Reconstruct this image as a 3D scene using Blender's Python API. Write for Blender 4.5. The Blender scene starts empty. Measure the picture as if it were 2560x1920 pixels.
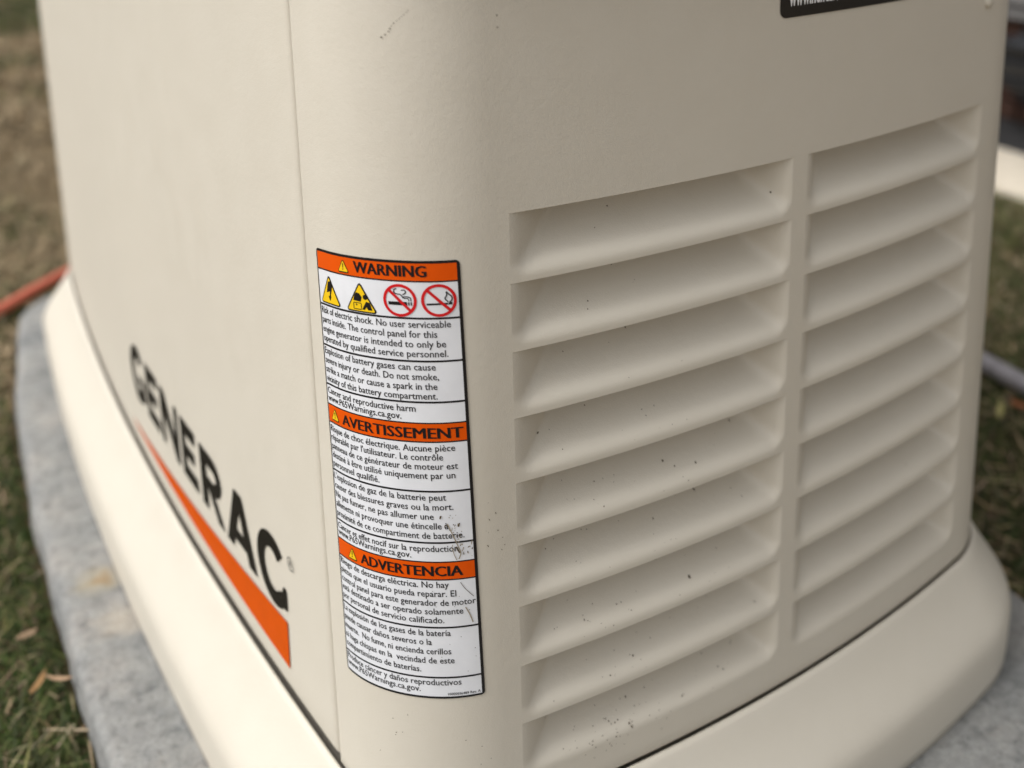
import bpy, bmesh, math, random
import numpy as np
from mathutils import Vector

# ------------------------------------------------------------------ camera, world, light
S = 0.86                                   # drawing units -> metres
scene = bpy.context.scene
COL = scene.collection
CAM_POS = np.array([-0.2536937, -0.6475749, 0.7478904])
YAW, PITCH, ROLL = -0.6285090, -0.2387731, 0.0055397
cd = bpy.data.cameras.new('camera'); cam = bpy.data.objects.new('camera', cd); COL.objects.link(cam)
cy_, sy_, cp_, sp_ = math.cos(YAW), math.sin(YAW), math.cos(PITCH), math.sin(PITCH)
fwd = Vector((-sy_ * cp_, cy_ * cp_, sp_)); rgt = Vector((cy_, sy_, 0)); upv = rgt.cross(fwd)
r2 = rgt * math.cos(ROLL) + upv * math.sin(ROLL); u2 = upv * math.cos(ROLL) - rgt * math.sin(ROLL)
from mathutils import Matrix
cam.matrix_world = Matrix(((r2.x, u2.x, -fwd.x, CAM_POS[0] * S), (r2.y, u2.y, -fwd.y, CAM_POS[1] * S),
                           (r2.z, u2.z, -fwd.z, CAM_POS[2] * S), (0, 0, 0, 1)))
cd.sensor_width = 36; cd.sensor_fit = 'HORIZONTAL'; cd.lens = 2871.836 / 2560 * 36
cd.shift_x = -357.807 / 2560; cd.shift_y = -784.006 / 2560
cd.clip_start = 0.02; cd.clip_end = 400
cd.dof.use_dof = True; cd.dof.focus_distance = 0.80 * S; cd.dof.aperture_fstop = 3.7
scene.camera = cam

SUN_EL, SUN_AZ = math.radians(51), math.radians(-83)   # azimuth from +Y towards +X
sdir = Vector((math.sin(SUN_AZ) * math.cos(SUN_EL), math.cos(SUN_AZ) * math.cos(SUN_EL), math.sin(SUN_EL)))
world = bpy.data.worlds.new('World'); scene.world = world; world.use_nodes = True
wn, wl = world.node_tree.nodes, world.node_tree.links
bg = wn['Background']; sky = wn.new('ShaderNodeTexSky'); sky.sky_type = 'NISHITA'; sky.sun_disc = False
sky.sun_elevation = SUN_EL; sky.sun_rotation = SUN_AZ; sky.air_density = 1.0; sky.dust_density = 4.0; sky.ozone_density = 1.0
hs = wn.new('ShaderNodeHueSaturation'); hs.inputs['Saturation'].default_value = 0.14   # thin white overcast
wl.new(sky.outputs[0], hs.inputs['Color']); wl.new(hs.outputs[0], bg.inputs['Color'])
bg.inputs['Strength'].default_value = 0.125
sl = bpy.data.lights.new('sun', 'SUN'); sl.energy = 0.84; sl.angle = math.radians(24); sl.color = (0.97, 0.985, 1.0)
so = bpy.data.objects.new('sun', sl); COL.objects.link(so); so.rotation_euler = sdir.to_track_quat('Z', 'Y').to_euler(); so.location = sdir * 20
vs = scene.view_settings; vs.view_transform = 'Standard'; vs.look = 'None'; vs.exposure = 0.68; vs.gamma = 1; vs.use_curve_mapping = False
scene.cycles.use_denoising = True
scene.cycles.max_bounces = 8

rng = np.random.default_rng(7); random.seed(7)

# ------------------------------------------------------------------ helpers
def tag(o, label=None, cat=None, group=None, kind=None):
    if label: o['label'] = label
    if cat: o['category'] = cat
    if group: o['group'] = group
    if kind: o['kind'] = kind
    return o

def empty(name, loc):
    o = bpy.data.objects.new(name, None); COL.objects.link(o); o.location = [c * S for c in loc]
    o.empty_display_size = .05
    return o

def root_loc(p):
    l = np.zeros(3)
    while p is not None:
        l = l + np.array(p.location); p = p.parent
    return l

def mk(name, verts, faces, mat, parent=None, smooth=True, sharp=None, mats_idx=None):
    """one mesh object from drawing-unit world coordinates"""
    V = np.asarray(verts, float) * S - root_loc(parent)
    me = bpy.data.meshes.new(name)
    me.from_pydata(V.tolist(), [], [tuple(int(i) for i in f) for f in faces])
    for m in (mat if isinstance(mat, (list, tuple)) else [mat]): me.materials.append(m)
    if mats_idx is not None: me.polygons.foreach_set('material_index', np.asarray(mats_idx, np.int32))
    me.polygons.foreach_set('use_smooth', np.full(len(me.polygons), smooth))
    me.validate(); me.update()
    if smooth and sharp: me.set_sharp_from_angle(angle=math.radians(sharp))
    o = bpy.data.objects.new(name, me); COL.objects.link(o); o.parent = parent
    return o

def grid_faces(nu, nv, flip=False, off=0):
    f = []
    for i in range(nu - 1):
        for j in range(nv - 1):
            q = (off + i * nv + j, off + (i + 1) * nv + j, off + (i + 1) * nv + j + 1, off + i * nv + j + 1)
            f.append(q[::-1] if flip else q)
    return f

class MB:
    def __init__(s): s.v = []; s.f = []; s.n = 0; s.mi = []
    def add(s, v, f, mi=0):
        v = np.asarray(v, float).reshape(-1, 3); s.v.append(v)
        s.f += [tuple(i + s.n for i in q) for q in f]; s.mi += [mi] * len(f); s.n += len(v)
    def build(s, name, mat, parent=None, **k):
        return mk(name, np.concatenate(s.v), s.f, mat, parent, mats_idx=s.mi, **k)

def box(mb, x0, x1, y0, y1, z0, z1, mi=0, b=0.0):
    if b <= 0:
        v = [(x, y, z) for x in (x0, x1) for y in (y0, y1) for z in (z0, z1)]
        mb.add(v, [(0, 1, 3, 2), (4, 6, 7, 5), (0, 4, 5, 1), (2, 3, 7, 6), (0, 2, 6, 4), (1, 5, 7, 3)], mi); return
    bm = bmesh.new(); bmesh.ops.create_cube(bm, size=1)
    for v in bm.verts: v.co = Vector(((x0 + x1) / 2 + v.co.x * (x1 - x0), (y0 + y1) / 2 + v.co.y * (y1 - y0), (z0 + z1) / 2 + v.co.z * (z1 - z0)))
    bmesh.ops.bevel(bm, geom=bm.edges[:], offset=b, segments=2, affect='EDGES', profile=.5)
    bm.verts.index_update()
    mb.add([v.co[:] for v in bm.verts], [tuple(v.index for v in f.verts) for f in bm.faces], mi); bm.free()

def tube(mb, pts, r, n=14, mi=0):
    P = np.asarray(pts, float); m = len(P); T = np.gradient(P, axis=0); T /= np.linalg.norm(T, axis=1, keepdims=True)
    up = np.array([0, 0, 1.]); A = np.cross(T, up); A /= np.linalg.norm(A, axis=1, keepdims=True); B = np.cross(A, T)
    a = np.linspace(0, 2 * np.pi, n, endpoint=False)
    rr = np.broadcast_to(np.asarray(r, float), (m,))
    V = P[:, None] + rr[:, None, None] * (A[:, None] * np.cos(a)[None, :, None] + B[:, None] * np.sin(a)[None, :, None])
    f = [(i * n + j, i * n + (j + 1) % n, (i + 1) * n + (j + 1) % n, (i + 1) * n + j) for i in range(m - 1) for j in range(n)]
    f += [tuple(range(n))[::-1], tuple((m - 1) * n + j for j in range(n))]
    mb.add(V.reshape(-1, 3), f, mi)

def spline(P, n):
    P = np.asarray(P, float); k = len(P); Q = np.vstack([2 * P[0] - P[1], P, 2 * P[-1] - P[-2]]); out = []
    for t in np.linspace(0, k - 1, n):
        i = min(int(t), k - 2); u = t - i; a, b, c, d = Q[i:i + 4]
        out.append(.5 * (2 * b + (c - a) * u + (2 * a - 5 * b + 4 * c - d) * u * u + (3 * b - a - 3 * c + d) * u ** 3))
    return np.array(out)

# ------------------------------------------------------------------ materials
def mat(name, color=(.5, .5, .5), rough=.5, spec=.4, build=None):
    m = bpy.data.materials.new(name); m.use_nodes = True
    b = m.node_tree.nodes['Principled BSDF']
    b.inputs['Base Color'].default_value = (*color, 1); b.inputs['Roughness'].default_value = rough
    b.inputs['Specular IOR Level'].default_value = spec
    if build: build(m.node_tree.nodes, m.node_tree.links, b)
    return m

def tex_noise(n, l, scale, detail=3, rough=.55, coord=None, vec=None):
    t = n.new('ShaderNodeTexNoise'); t.inputs['Scale'].default_value = scale; t.inputs['Detail'].default_value = detail; t.inputs['Roughness'].default_value = rough
    if vec is None:
        c = n.new('ShaderNodeTexCoord'); vec = c.outputs['Object']
    l.new(vec, t.inputs['Vector']); return t
def ramp(n, l, src, stops):
    r = n.new('ShaderNodeValToRGB'); e = r.color_ramp.elements
    while len(e) < len(stops): e.new(.5)
    for k, (p, c) in enumerate(stops):
        e[k].position = p; e[k].color = (*c, 1) if len(c) == 3 else c
    l.new(src, r.inputs['Fac']); return r
def mixc(n, l, fac, a, b, mode='MIX'):
    x = n.new('ShaderNodeMix'); x.data_type = 'RGBA'; x.blend_type = mode
    for sock, val in ((x.inputs[0], fac), (x.inputs[6], a), (x.inputs[7], b)):
        if hasattr(val, 'is_linked') or hasattr(val, 'links'): l.new(val, sock)
        elif isinstance(val, (int, float)): sock.default_value = val
        else: sock.default_value = (*val, 1)
    return x.outputs[2]
def bump(n, l, b, src, strength, dist=.001):
    bp = n.new('ShaderNodeBump'); bp.inputs['Strength'].default_value = strength; bp.inputs['Distance'].default_value = dist
    l.new(src, bp.inputs['Height']); l.new(bp.outputs[0], b.inputs['Normal']); return bp

BEIGE = (.620, .570, .478)
def plastic(n, l, b):
    a = tex_noise(n, l, 3.5, 4); d = tex_noise(n, l, 38, 5, .6)
    r1 = ramp(n, l, a.outputs['Fac'], [(.3, tuple(c * .98 for c in BEIGE)), (.7, tuple(min(1, c * 1.02) for c in BEIGE))])
    r2 = ramp(n, l, d.outputs['Fac'], [(.35, (.985, .983, .978)), (.62, (1, 1, 1))])
    l.new(mixc(n, l, 1.0, r1.outputs[0], r2.outputs[0], 'MULTIPLY'), b.inputs['Base Color'])
    g = tex_noise(n, l, 1400, 2); h = tex_noise(n, l, 260, 2)
    ad = n.new('ShaderNodeMath'); ad.operation = 'ADD'; l.new(g.outputs['Fac'], ad.inputs[0]); l.new(h.outputs['Fac'], ad.inputs[1])
    bump(n, l, b, ad.outputs[0], .26, .0006)
    rr = ramp(n, l, d.outputs['Fac'], [(.3, (.44,) * 3), (.7, (.54,) * 3)]); l.new(rr.outputs[0], b.inputs['Roughness'])
M_BEIGE = mat('beige painted shell', BEIGE, .48, .35, plastic)
M_DARK = mat('inner shell', (.13, .122, .108), .8, .2)

def vinyl(col, dirt=True):
    def f(n, l, b):
        d = tex_noise(n, l, 60, 4); r = ramp(n, l, d.outputs['Fac'], [(.3, tuple(c * .93 for c in col)), (.65, col)])
        l.new(r.outputs[0], b.inputs['Base Color'])
    return f
M_WHITE = mat('label white', (.77, .775, .82), .32, .45, vinyl((.76, .765, .785)))
M_ORANGE = mat('label orange', (.72, .085, .001), .42, .18, vinyl((.72, .085, .001)))
M_BLACK = mat('label black ink', (.008, .007, .008), .4, .4)
M_YELLOW = mat('label yellow', (.86, .55, .01), .34, .45, vinyl((.86, .55, .01)))
M_RED = mat('label red', (.62, .008, .012), .35, .45, vinyl((.62, .008, .012)))
M_LOGO = mat('logo black print', (.010, .008, .005), .6, .12)
M_LOGO_OR = mat('logo orange print', (.58, .078, .0005), .65, .06, vinyl((.58, .078, .0005)))
M_GREYINK = mat('logo grey print', (.10, .095, .085), .5, .3)
M_DLABEL = mat('dark sticker', (.012, .011, .009), .35, .4, vinyl((.014, .012, .010)))
M_LETTERS = mat('sticker white lettering', (.80, .79, .77), .4, .4)
M_SPECK = mat('dirt speck', (.085, .062, .038), .9, .1)
M_SMEAR = mat('mud smear', (.30, .25, .18), .9, .1)
M_SMEAR2 = mat('dark mud', (.10, .075, .045), .9, .1)

def concrete(n, l, b):
    a = tex_noise(n, l, 15, 7, .66); c = tex_noise(n, l, 85, 9, .74); e = tex_noise(n, l, 160, 4, .6)
    r1 = ramp(n, l, a.outputs['Fac'], [(.30, (.205, .208, .205)), (.5, (.292, .288, .272)), (.70, (.385, .36, .328))])
    r2 = ramp(n, l, c.outputs['Fac'], [(.34, (.50, .51, .53)), (.46, (.88, .88, .88)), (.56, (1, 1, 1)), (.68, (1.0, 1.0, 1.0))])
    k = mixc(n, l, 1.0, r1.outputs[0], r2.outputs[0], 'MULTIPLY')
    w = n.new('ShaderNodeTexNoise'); w.inputs['Scale'].default_value = 17; w.inputs['Detail'].default_value = 9; w.inputs['Roughness'].default_value = .72
    co = n.new('ShaderNodeTexCoord'); l.new(co.outputs['Object'], w.inputs['Vector'])
    wr = ramp(n, l, w.outputs['Fac'], [(.488, (0, 0, 0)), (.5, (.45,) * 3), (.512, (0, 0, 0))])      # pale efflorescence veins
    k = mixc(n, l, wr.outputs[0], k, (.50, .50, .47))
    # rust stain on the left edge
    def stain(px, py, rad, colr, kk, power):
        vd = n.new('ShaderNodeVectorMath'); vd.operation = 'DISTANCE'
        wob = tex_noise(n, l, 50, 3); add = n.new('ShaderNodeVectorMath'); add.operation = 'MULTIPLY_ADD'
        add.inputs[1].default_value = (.03, .03, 0); l.new(wob.outputs['Color'], add.inputs[0]); l.new(co.outputs['Object'], add.inputs[2])
        vd.inputs[1].default_value = (px + .015, py + .015, 0)
        sep = n.new('ShaderNodeVectorMath'); sep.operation = 'MULTIPLY'; sep.inputs[1].default_value = (1, 1, 0); l.new(add.outputs[0], sep.inputs[0]); l.new(sep.outputs[0], vd.inputs[0])
        rr = ramp(n, l, vd.outputs['Value'], [(0, (power,) * 3), (rad * .45, (power * .8,) * 3), (rad, (0, 0, 0))])
        return mixc(n, l, rr.outputs[0], kk, colr)
    k = stain(STAIN[0], STAIN[1], .026, (.40, .33, .20), k, .6)
    k = stain(STAIN[0] + .003, STAIN[1], .012, (.33, .20, .09), k, .65)
    k = stain(STAIN2[0], STAIN2[1], .03, (.52, .44, .34), k, .5)
    l.new(k, b.inputs['Base Color'])
    ad = n.new('ShaderNodeMath'); ad.operation = 'ADD'; l.new(c.outputs['Fac'], ad.inputs[0]); l.new(e.outputs['Fac'], ad.inputs[1])
    bump(n, l, b, ad.outputs[0], .8, .004)

def soil(n, l, b):
    a = tex_noise(n, l, 1.3, 6, .65); c = tex_noise(n, l, 22, 8, .7); e = tex_noise(n, l, 120, 4, .65)
    r1 = ramp(n, l, a.outputs['Fac'], [(.30, (.10, .085, .04)), (.45, (.20, .15, .085)), (.60, (.33, .245, .145)), (.72, (.13, .115, .05))])
    r2 = ramp(n, l, c.outputs['Fac'], [(.3, (.40, .42, .36)), (.5, (.85, .85, .8)), (.68, (1.25, 1.15, 1.0))])
    k = mixc(n, l, 1.0, r1.outputs[0], r2.outputs[0], 'MULTIPLY')
    # greener lawn some way off beyond the machine
    co = n.new('ShaderNodeTexCoord'); sp = n.new('ShaderNodeSeparateXYZ'); l.new(co.outputs['Object'], sp.inputs[0])
    ad = n.new('ShaderNodeMath'); ad.operation = 'MULTIPLY_ADD'; ad.inputs[1].default_value = .8; l.new(a.outputs['Fac'], ad.inputs[0]); l.new(sp.outputs['Y'], ad.inputs[2])
    mr = n.new('ShaderNodeMapRange'); mr.inputs[1].default_value = 4.0; mr.inputs[2].default_value = 4.35; l.new(ad.outputs[0], mr.inputs[0])
    k = mixc(n, l, mr.outputs[0], k, mixc(n, l, c.outputs['Fac'], (.035, .042, .006), (.085, .085, .018)))
    m2 = n.new('ShaderNodeMapRange'); m2.inputs[1].default_value = -.15; m2.inputs[2].default_value = -.6; m2.inputs[3].default_value = 0; m2.inputs[4].default_value = .8; l.new(sp.outputs['Y'], m2.inputs[0])
    m3 = n.new('ShaderNodeMapRange'); m3.inputs[1].default_value = .5; m3.inputs[2].default_value = 1.3; m3.inputs[3].default_value = .55; m3.inputs[4].default_value = 0; l.new(sp.outputs['Y'], m3.inputs[0])
    k = mixc(n, l, m3.outputs[0], k, mixc(n, l, c.outputs['Fac'], (.035, .030, .014), (.075, .065, .03)))      # darker thatch towards the front
    k = mixc(n, l, m2.outputs[0], k, mixc(n, l, c.outputs['Fac'], (.20, .145, .08), (.42, .31, .19)))       # dormant lawn out of frame in front, lightened to bounce warm light
    l.new(k, b.inputs['Base Color'])
    ad2 = n.new('ShaderNodeMath'); ad2.operation = 'ADD'; l.new(c.outputs['Fac'], ad2.inputs[0]); l.new(e.outputs['Fac'], ad2.inputs[1])
    bump(n, l, b, ad2.outputs[0], 1.0, .02)

def blades(n, l, b):
    a = n.new('ShaderNodeAttribute'); a.attribute_name = 'tint'; l.new(a.outputs['Color'], b.inputs['Base Color'])

STAIN = (-.100 * S, .637 * S); STAIN2 = (-.090 * S, .552 * S)
M_CONC = mat('weathered grey concrete', (.35, .35, .35), .85, .25, concrete)
M_SOIL = mat('bare soil and thatch', (.12, .09, .05), .95, .1, soil)
M_BLADE = mat('grass blades', (.06, .07, .02), .75, .2, blades)
def path_m(n, l, b):
    a = tex_noise(n, l, 30, 6, .6); r = ramp(n, l, a.outputs['Fac'], [(.3, (.56, .49, .385)), (.7, (.66, .585, .475))]); l.new(r.outputs[0], b.inputs['Base Color']); bump(n, l, b, a.outputs['Fac'], .3, .003)
M_PATH = mat('pale concrete', (.7, .62, .5), .85, .2, path_m)
def asph(n, l, b):
    a = tex_noise(n, l, 80, 6, .7); r = ramp(n, l, a.outputs['Fac'], [(.3, (.020, .019, .019)), (.7, (.042, .040, .039))]); l.new(r.outputs[0], b.inputs['Base Color']); bump(n, l, b, a.outputs['Fac'], .6, .004)
M_ASPH = mat('dark paving', (.07, .07, .075), .9, .2, asph)
def brown(n, l, b):
    a = tex_noise(n, l, 14, 5, .6); r = ramp(n, l, a.outputs['Fac'], [(.3, (.026, .012, .008)), (.7, (.046, .021, .013))]); l.new(r.outputs[0], b.inputs['Base Color']); bump(n, l, b, a.outputs['Fac'], .4, .003)
M_BROWN = mat('brown brick', (.06, .026, .015), .85, .25, brown)
M_MORTAR = mat('mortar', (.034, .018, .012), .95, .1)
def siding_m(n, l, b):
    a = tex_noise(n, l, 9, 4); r = ramp(n, l, a.outputs['Fac'], [(.3, (.125, .118, .112)), (.7, (.15, .142, .134))]); l.new(r.outputs[0], b.inputs['Base Color'])
M_SIDING = mat('taupe vinyl siding', (.3, .28, .26), .6, .3, siding_m)
M_TUB = mat('black plastic', (.010, .0105, .012), .30, .45)
def orange_pipe(n, l, b):
    a = tex_noise(n, l, 25, 4); r = ramp(n, l, a.outputs['Fac'], [(.3, (.55, .13, .075)), (.7, (.66, .18, .11))]); l.new(r.outputs[0], b.inputs['Base Color'])
M_OPIPE = mat('orange plastic conduit', (.55, .1, .04), .5, .4, orange_pipe)
def grey_pipe(n, l, b):
    a = tex_noise(n, l, 40, 4); r = ramp(n, l, a.outputs['Fac'], [(.3, (.24, .22, .23)), (.7, (.33, .31, .32))]); l.new(r.outputs[0], b.inputs['Base Color'])
M_GPIPE = mat('grey plastic conduit', (.3, .28, .29), .45, .45, grey_pipe)

# ------------------------------------------------------------------ shape of the housing (drawing units, z = 0 at its bottom joint)
W, L, R, R2 = .6575809, 1.3353547, .0976908, .0974619
BE, BS, TS, TE = .0359576, .0333737, .00335, .0043
X1, X2, X3, X4 = .0867846, .3234011, .3384227, .5722208
ZT, DZ, ZTOP = .4765896, .05, .665
def ecurve(x):
    t = (x - W / 2) / (W / 2); return np.stack([x + 0 * t, -BE * (1 - t ** 2)], -1)
def enorm(x):                      # pointing inwards
    t = (x - W / 2) / (W / 2); s = BE * 2 * t / (W / 2); n = np.stack([-s, 1 + 0 * s], -1); return n / np.linalg.norm(n, axis=-1, keepdims=True)
def scurve(y):
    t = (y - L / 2) / (L / 2); return np.stack([-BS * (1 - t ** 2), y + 0 * t], -1)
def snorm(y):
    t = (y - L / 2) / (L / 2); s = BS * 2 * t / (L / 2); n = np.stack([1 + 0 * s, -s], -1); return n / np.linalg.norm(n, axis=-1, keepdims=True)
def fillet(r):
    x = np.array([r * .9, r * .9]); F = lambda v: ecurve(v[0]) + enorm(v[0]) * r - scurve(v[1]) - snorm(v[1]) * r
    for _ in range(12):
        f = F(x); J = np.stack([(F(x + np.eye(2)[i] * 1e-6) - f) / 1e-6 for i in range(2)], 1); x = x - np.linalg.solve(J, f)
    c = ecurve(x[0]) + enorm(x[0]) * r; ne, ns = enorm(x[0]), snorm(x[1])
    return x[0], x[1], c, math.atan2(-ne[1], -ne[0]) % (2 * math.pi), math.atan2(-ns[1], -ns[0]) % (2 * math.pi)
XE, YS, CC, AE, AS = fillet(R)
ARC = R * abs(AE - AS)
# arc-length parameter s: negative along the long side, 0..ARC round the corner, beyond it along the end face
def path(s):
    s = np.asarray(s, float); a = AS + (AE - AS) * np.clip(s / ARC, 0, 1)
    P = CC + R * np.stack([np.cos(a), np.sin(a)], -1); Nn = -np.stack([np.cos(a), np.sin(a)], -1)
    ys = YS + np.maximum(-s, 0); xs = XE + np.maximum(s - ARC, 0)
    P = np.where((s < 0)[..., None], scurve(ys), np.where((s > ARC)[..., None], ecurve(xs), P))
    Nn = np.where((s < 0)[..., None], snorm(ys), np.where((s > ARC)[..., None], enorm(xs), Nn))
    return P, Nn
def tap(xy, z):
    x, y = xy[..., 0], xy[..., 1]; z = np.asarray(z, float) + 0 * x
    return np.stack([x + TS * z * (1 - 2 * x / W), y + TE * z * (1 - 2 * y / L), z], -1)
def surf(s, z, out=0.0):
    P, Nn = path(s); return tap(P - Nn * np.asarray(out)[..., None], z)
def s_of_x(x): return ARC + (np.asarray(x) - XE)

def smin(a, b, k):
    h = np.clip(.5 + .5 * (b - a) / k, 0, 1); return b * (1 - h) + a * h - k * h * (1 - h)
LIP = [ZT - DZ * k for k in range(9)]; ZB = ZT - DZ * 9
PT = np.array([0, .012, .03, .07, .16, .24, .32, .42, .53, .63, .72, .80, .88, .95, 1.0])
PD = np.array([0, .72, .93, 1.0, 1.0, .965, .89, .75, .55, .345, .17, .06, .005, -.012, 0]) * .035
def louver_depth(x, z):
    k = np.clip(np.floor((ZT - z) / DZ + 1e-9), 0, 8); t = np.clip((ZT - z) / DZ - k, 0, 1)
    d = np.interp(t, PT, PD)
    # smooth the tabulated profile a little
    d = np.where(t > .12, .5 * d + .25 * np.interp(np.clip(t - .05, 0, 1), PT, PD) + .25 * np.interp(np.clip(t + .05, 0, 1), PT, PD), d)
    xa, xb = np.where(x < (X2 + X3) / 2, X1, X3), np.where(x < (X2 + X3) / 2, X2, X4)
    wl_ = (np.sqrt(np.maximum(x - xa, 0) ** 2 + .007 ** 2) - .007) * .98; wr_ = (np.sqrt(np.maximum(xb - x, 0) ** 2 + .007 ** 2) - .007) * 1.45
    m = smin(d, wl_, .006) + .0015 * 0; m = smin(m, wr_, .010); m = np.where(np.minimum(x - xa, xb - x) < 1e-6, 0, m)
    inside = (z <= ZT + 1e-9) & (z >= ZB - 1e-9) & (x >= xa) & (x <= xb)
    return np.where(inside, np.where(d < 0, d * np.clip(np.minimum(x - xa, xb - x) / .03, 0, 1), np.maximum(m, 0)), 0)

# ------------------------------------------------------------------ the setting
GZ = -.168
n = 90
gx = np.concatenate([np.linspace(-60, -3, 14), np.linspace(-2.6, 4.2, n), np.linspace(5, 60, 14)])
gy = np.concatenate([np.linspace(-60, -3, 14), np.linspace(-2.6, 7.0, n), np.linspace(8, 70, 14)])
GX, GY = np.meshgrid(gx, gy, indexing='ij')
def ground_h(x, y):
    h = .012 * np.sin(3.1 * x + 1.3 * y) + .010 * np.sin(2.2 * y - 4.1 * x + 1) + .006 * np.sin(9 * x + 5 * y)
    return GZ + h * np.clip(np.hypot((x - .3) / 1.0, (y - .6) / 1.4) - .55, 0, 1) * np.where((x > 1.75), 0, 1) - .004
mk('ground', np.stack([GX, GY, ground_h(GX, GY)], -1).reshape(-1, 3), grid_faces(len(gx), len(gy)), M_SOIL)
bpy.data.objects['ground']['kind'] = 'structure'

mb = MB(); box(mb, 1.915, 2.18, -3, 9, GZ - .10, GZ + .012, b=.008); o = mb.build('path', M_PATH, sharp=40); o['kind'] = 'structure'
mb = MB(); box(mb, 2.186, 2.43, -3, 9, GZ - .10, GZ + .004); o = mb.build('driveway', M_ASPH, smooth=False); o['kind'] = 'structure'

# concrete pad
def outline_round(pts, r, seg=8):
    out = []; P = [np.array(p, float) for p in pts]; k = len(P)
    for i in range(k):
        a, b_, c = P[i - 1], P[i], P[(i + 1) % k]; rr = r[i] if isinstance(r, (list, tuple)) else r
        u = (a - b_) / np.linalg.norm(a - b_); v = (c - b_) / np.linalg.norm(c - b_)
        ang = math.acos(np.clip(u @ v, -1, 1)); d = rr / math.tan(ang / 2)
        if ang > 3.0: out.append(b_); continue
        cen = b_ + (u + v) / np.linalg.norm(u + v) * rr / math.sin(ang / 2)
        s0, s1 = b_ + u * d - cen, b_ + v * d - cen
        a0, a1 = math.atan2(s0[1], s0[0]), math.atan2(s1[1], s1[0]); da = (a1 - a0 + math.pi) % (2 * math.pi) - math.pi
        for t in np.linspace(0, 1, seg): out.append(cen + rr * np.array([math.cos(a0 + da * t), math.sin(a0 + da * t)]))
    return np.array(out)
def resample(P, d):
    out = []
    for i in range(len(P)):
        a, b_ = P[i], P[(i + 1) % len(P)]; k = max(1, int(np.linalg.norm(b_ - a) / d))
        for j in range(k): out.append(a + (b_ - a) * j / k)
    return np.array(out)
pad = outline_round([(-.141, -.30), (-.144, .55), (-.139, .78), (-.130, .95), (-.119, 1.10), (-.097, 1.28), (-.060, 1.52), (.74, 1.52), (.742, .02), (.735, -.30)],
                    [.05, .05, .05, .05, .05, .05, .10, .06, .05, .05], 9)
pad = resample(pad, .012)
cen = np.array([.3, .6])
def inset_poly(P, d):
    T = np.roll(P, -1, 0) - np.roll(P, 1, 0); T /= np.linalg.norm(T, axis=1, keepdims=True); Nn = np.stack([-T[:, 1], T[:, 0]], -1)
    s = np.sign(((cen - P) * Nn).sum(1)); s = np.median(s); return P + Nn * (np.asarray(d) * s + np.zeros(len(P)))[:, None]
PADTOP = -.127
mb = MB(); rings = []
jit = rng.normal(size=len(pad)); jit = np.convolve(np.concatenate([jit[-3:], jit, jit[:3]]), np.ones(7) / 7, 'valid')
for d, z in ((.05, PADTOP), (.014, PADTOP), (.008, PADTOP - .0012), (.004, PADTOP - .0045), (.0015, PADTOP - .009), (.0005, PADTOP - .018), (-.001, GZ + .005), (-.002, GZ - .06)):
    e = inset_poly(pad, d + jit * .0042 * (1 if z < PADTOP - .001 else .5)); rings.append(np.column_stack([e, np.full(len(e), z)]))
K = len(pad); V = np.concatenate(rings); f = [(r * K + i, r * K + (i + 1) % K, (r + 1) * K + (i + 1) % K, (r + 1) * K + i) for r in range(len(rings) - 1) for i in range(K)]
mb.add(V, f); mb.f.append(tuple(range(K))); mb.mi.append(0)
o = mb.build('concrete_pad', M_CONC, sharp=60)
tag(o, 'weathered grey concrete pad with a rust stain under the beige generator', 'concrete pad')

# ------------------------------------------------------------------ generator
gen = empty('generator', (W / 2, L / 2, PADTOP))
tag(gen, 'beige standby generator cabinet with louvered end and orange warning label', 'generator')
SEAM = -.0330

# end panel: wraps round both front corners, louvers cut out of its face
xl = np.unique(np.round(np.concatenate([np.linspace(XE, X1, 4), X1 + np.linspace(0, .045, 17), np.linspace(X1 + .045, X2 - .04, 46), X2 - np.linspace(0, .04, 17),
     np.linspace(X2, X3, 5), X3 + np.linspace(0, .045, 17), np.linspace(X3 + .045, X4 - .04, 46), X4 - np.linspace(0, .04, 17), np.linspace(X4, W - XE, 4)]), 7))
s_left = [SEAM, SEAM, SEAM + .0006, SEAM + .0016] + list(np.linspace(SEAM + .006, -.004, 4)) + list(np.linspace(0, ARC, 30))[:-1]
d_left = [.010, .0016, .0005, 0] + [0] * (4 + 29)
tt = np.array([0, .006, .014, .03, .05, .08, .12, .17, .22, .28, .34, .40, .46, .52, .58, .64, .70, .75, .80, .85, .90, .95])
zg = [0.0006, 0.0006, .0010, .0022, .012]; zd = [.010, .0016, .0005, 0, 0]
zrow = sorted(set([round(LIP[k] - t * DZ, 7) for k in range(9) for t in tt] + [round(ZB, 7)]))
zg += zrow; zd += [0] * len(zrow)
zup = list(np.linspace(ZT, ZTOP, 14))[1:]; zg += zup; zd += [0] * len(zup)
zg, zd = np.array(zg), np.array(zd)
half = [(path(s)[0], path(s)[1], d) for s, d in zip(s_left, d_left)]
cols = [(p, q, d, None) for p, q, d in half]
cols += [(ecurve(x), enorm(x), 0.0, x) for x in xl]
cols += [(np.array([W - p[0], p[1]]), np.array([-q[0], q[1]]), d, None) for p, q, d in half[::-1]]
NU, NV = len(cols), len(zg)
P0 = np.array([c[0] for c in cols]); N0 = np.array([c[1] for c in cols]); D0 = np.array([c[2] for c in cols]); XX = np.array([np.nan if c[3] is None else c[3] for c in cols])
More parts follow.
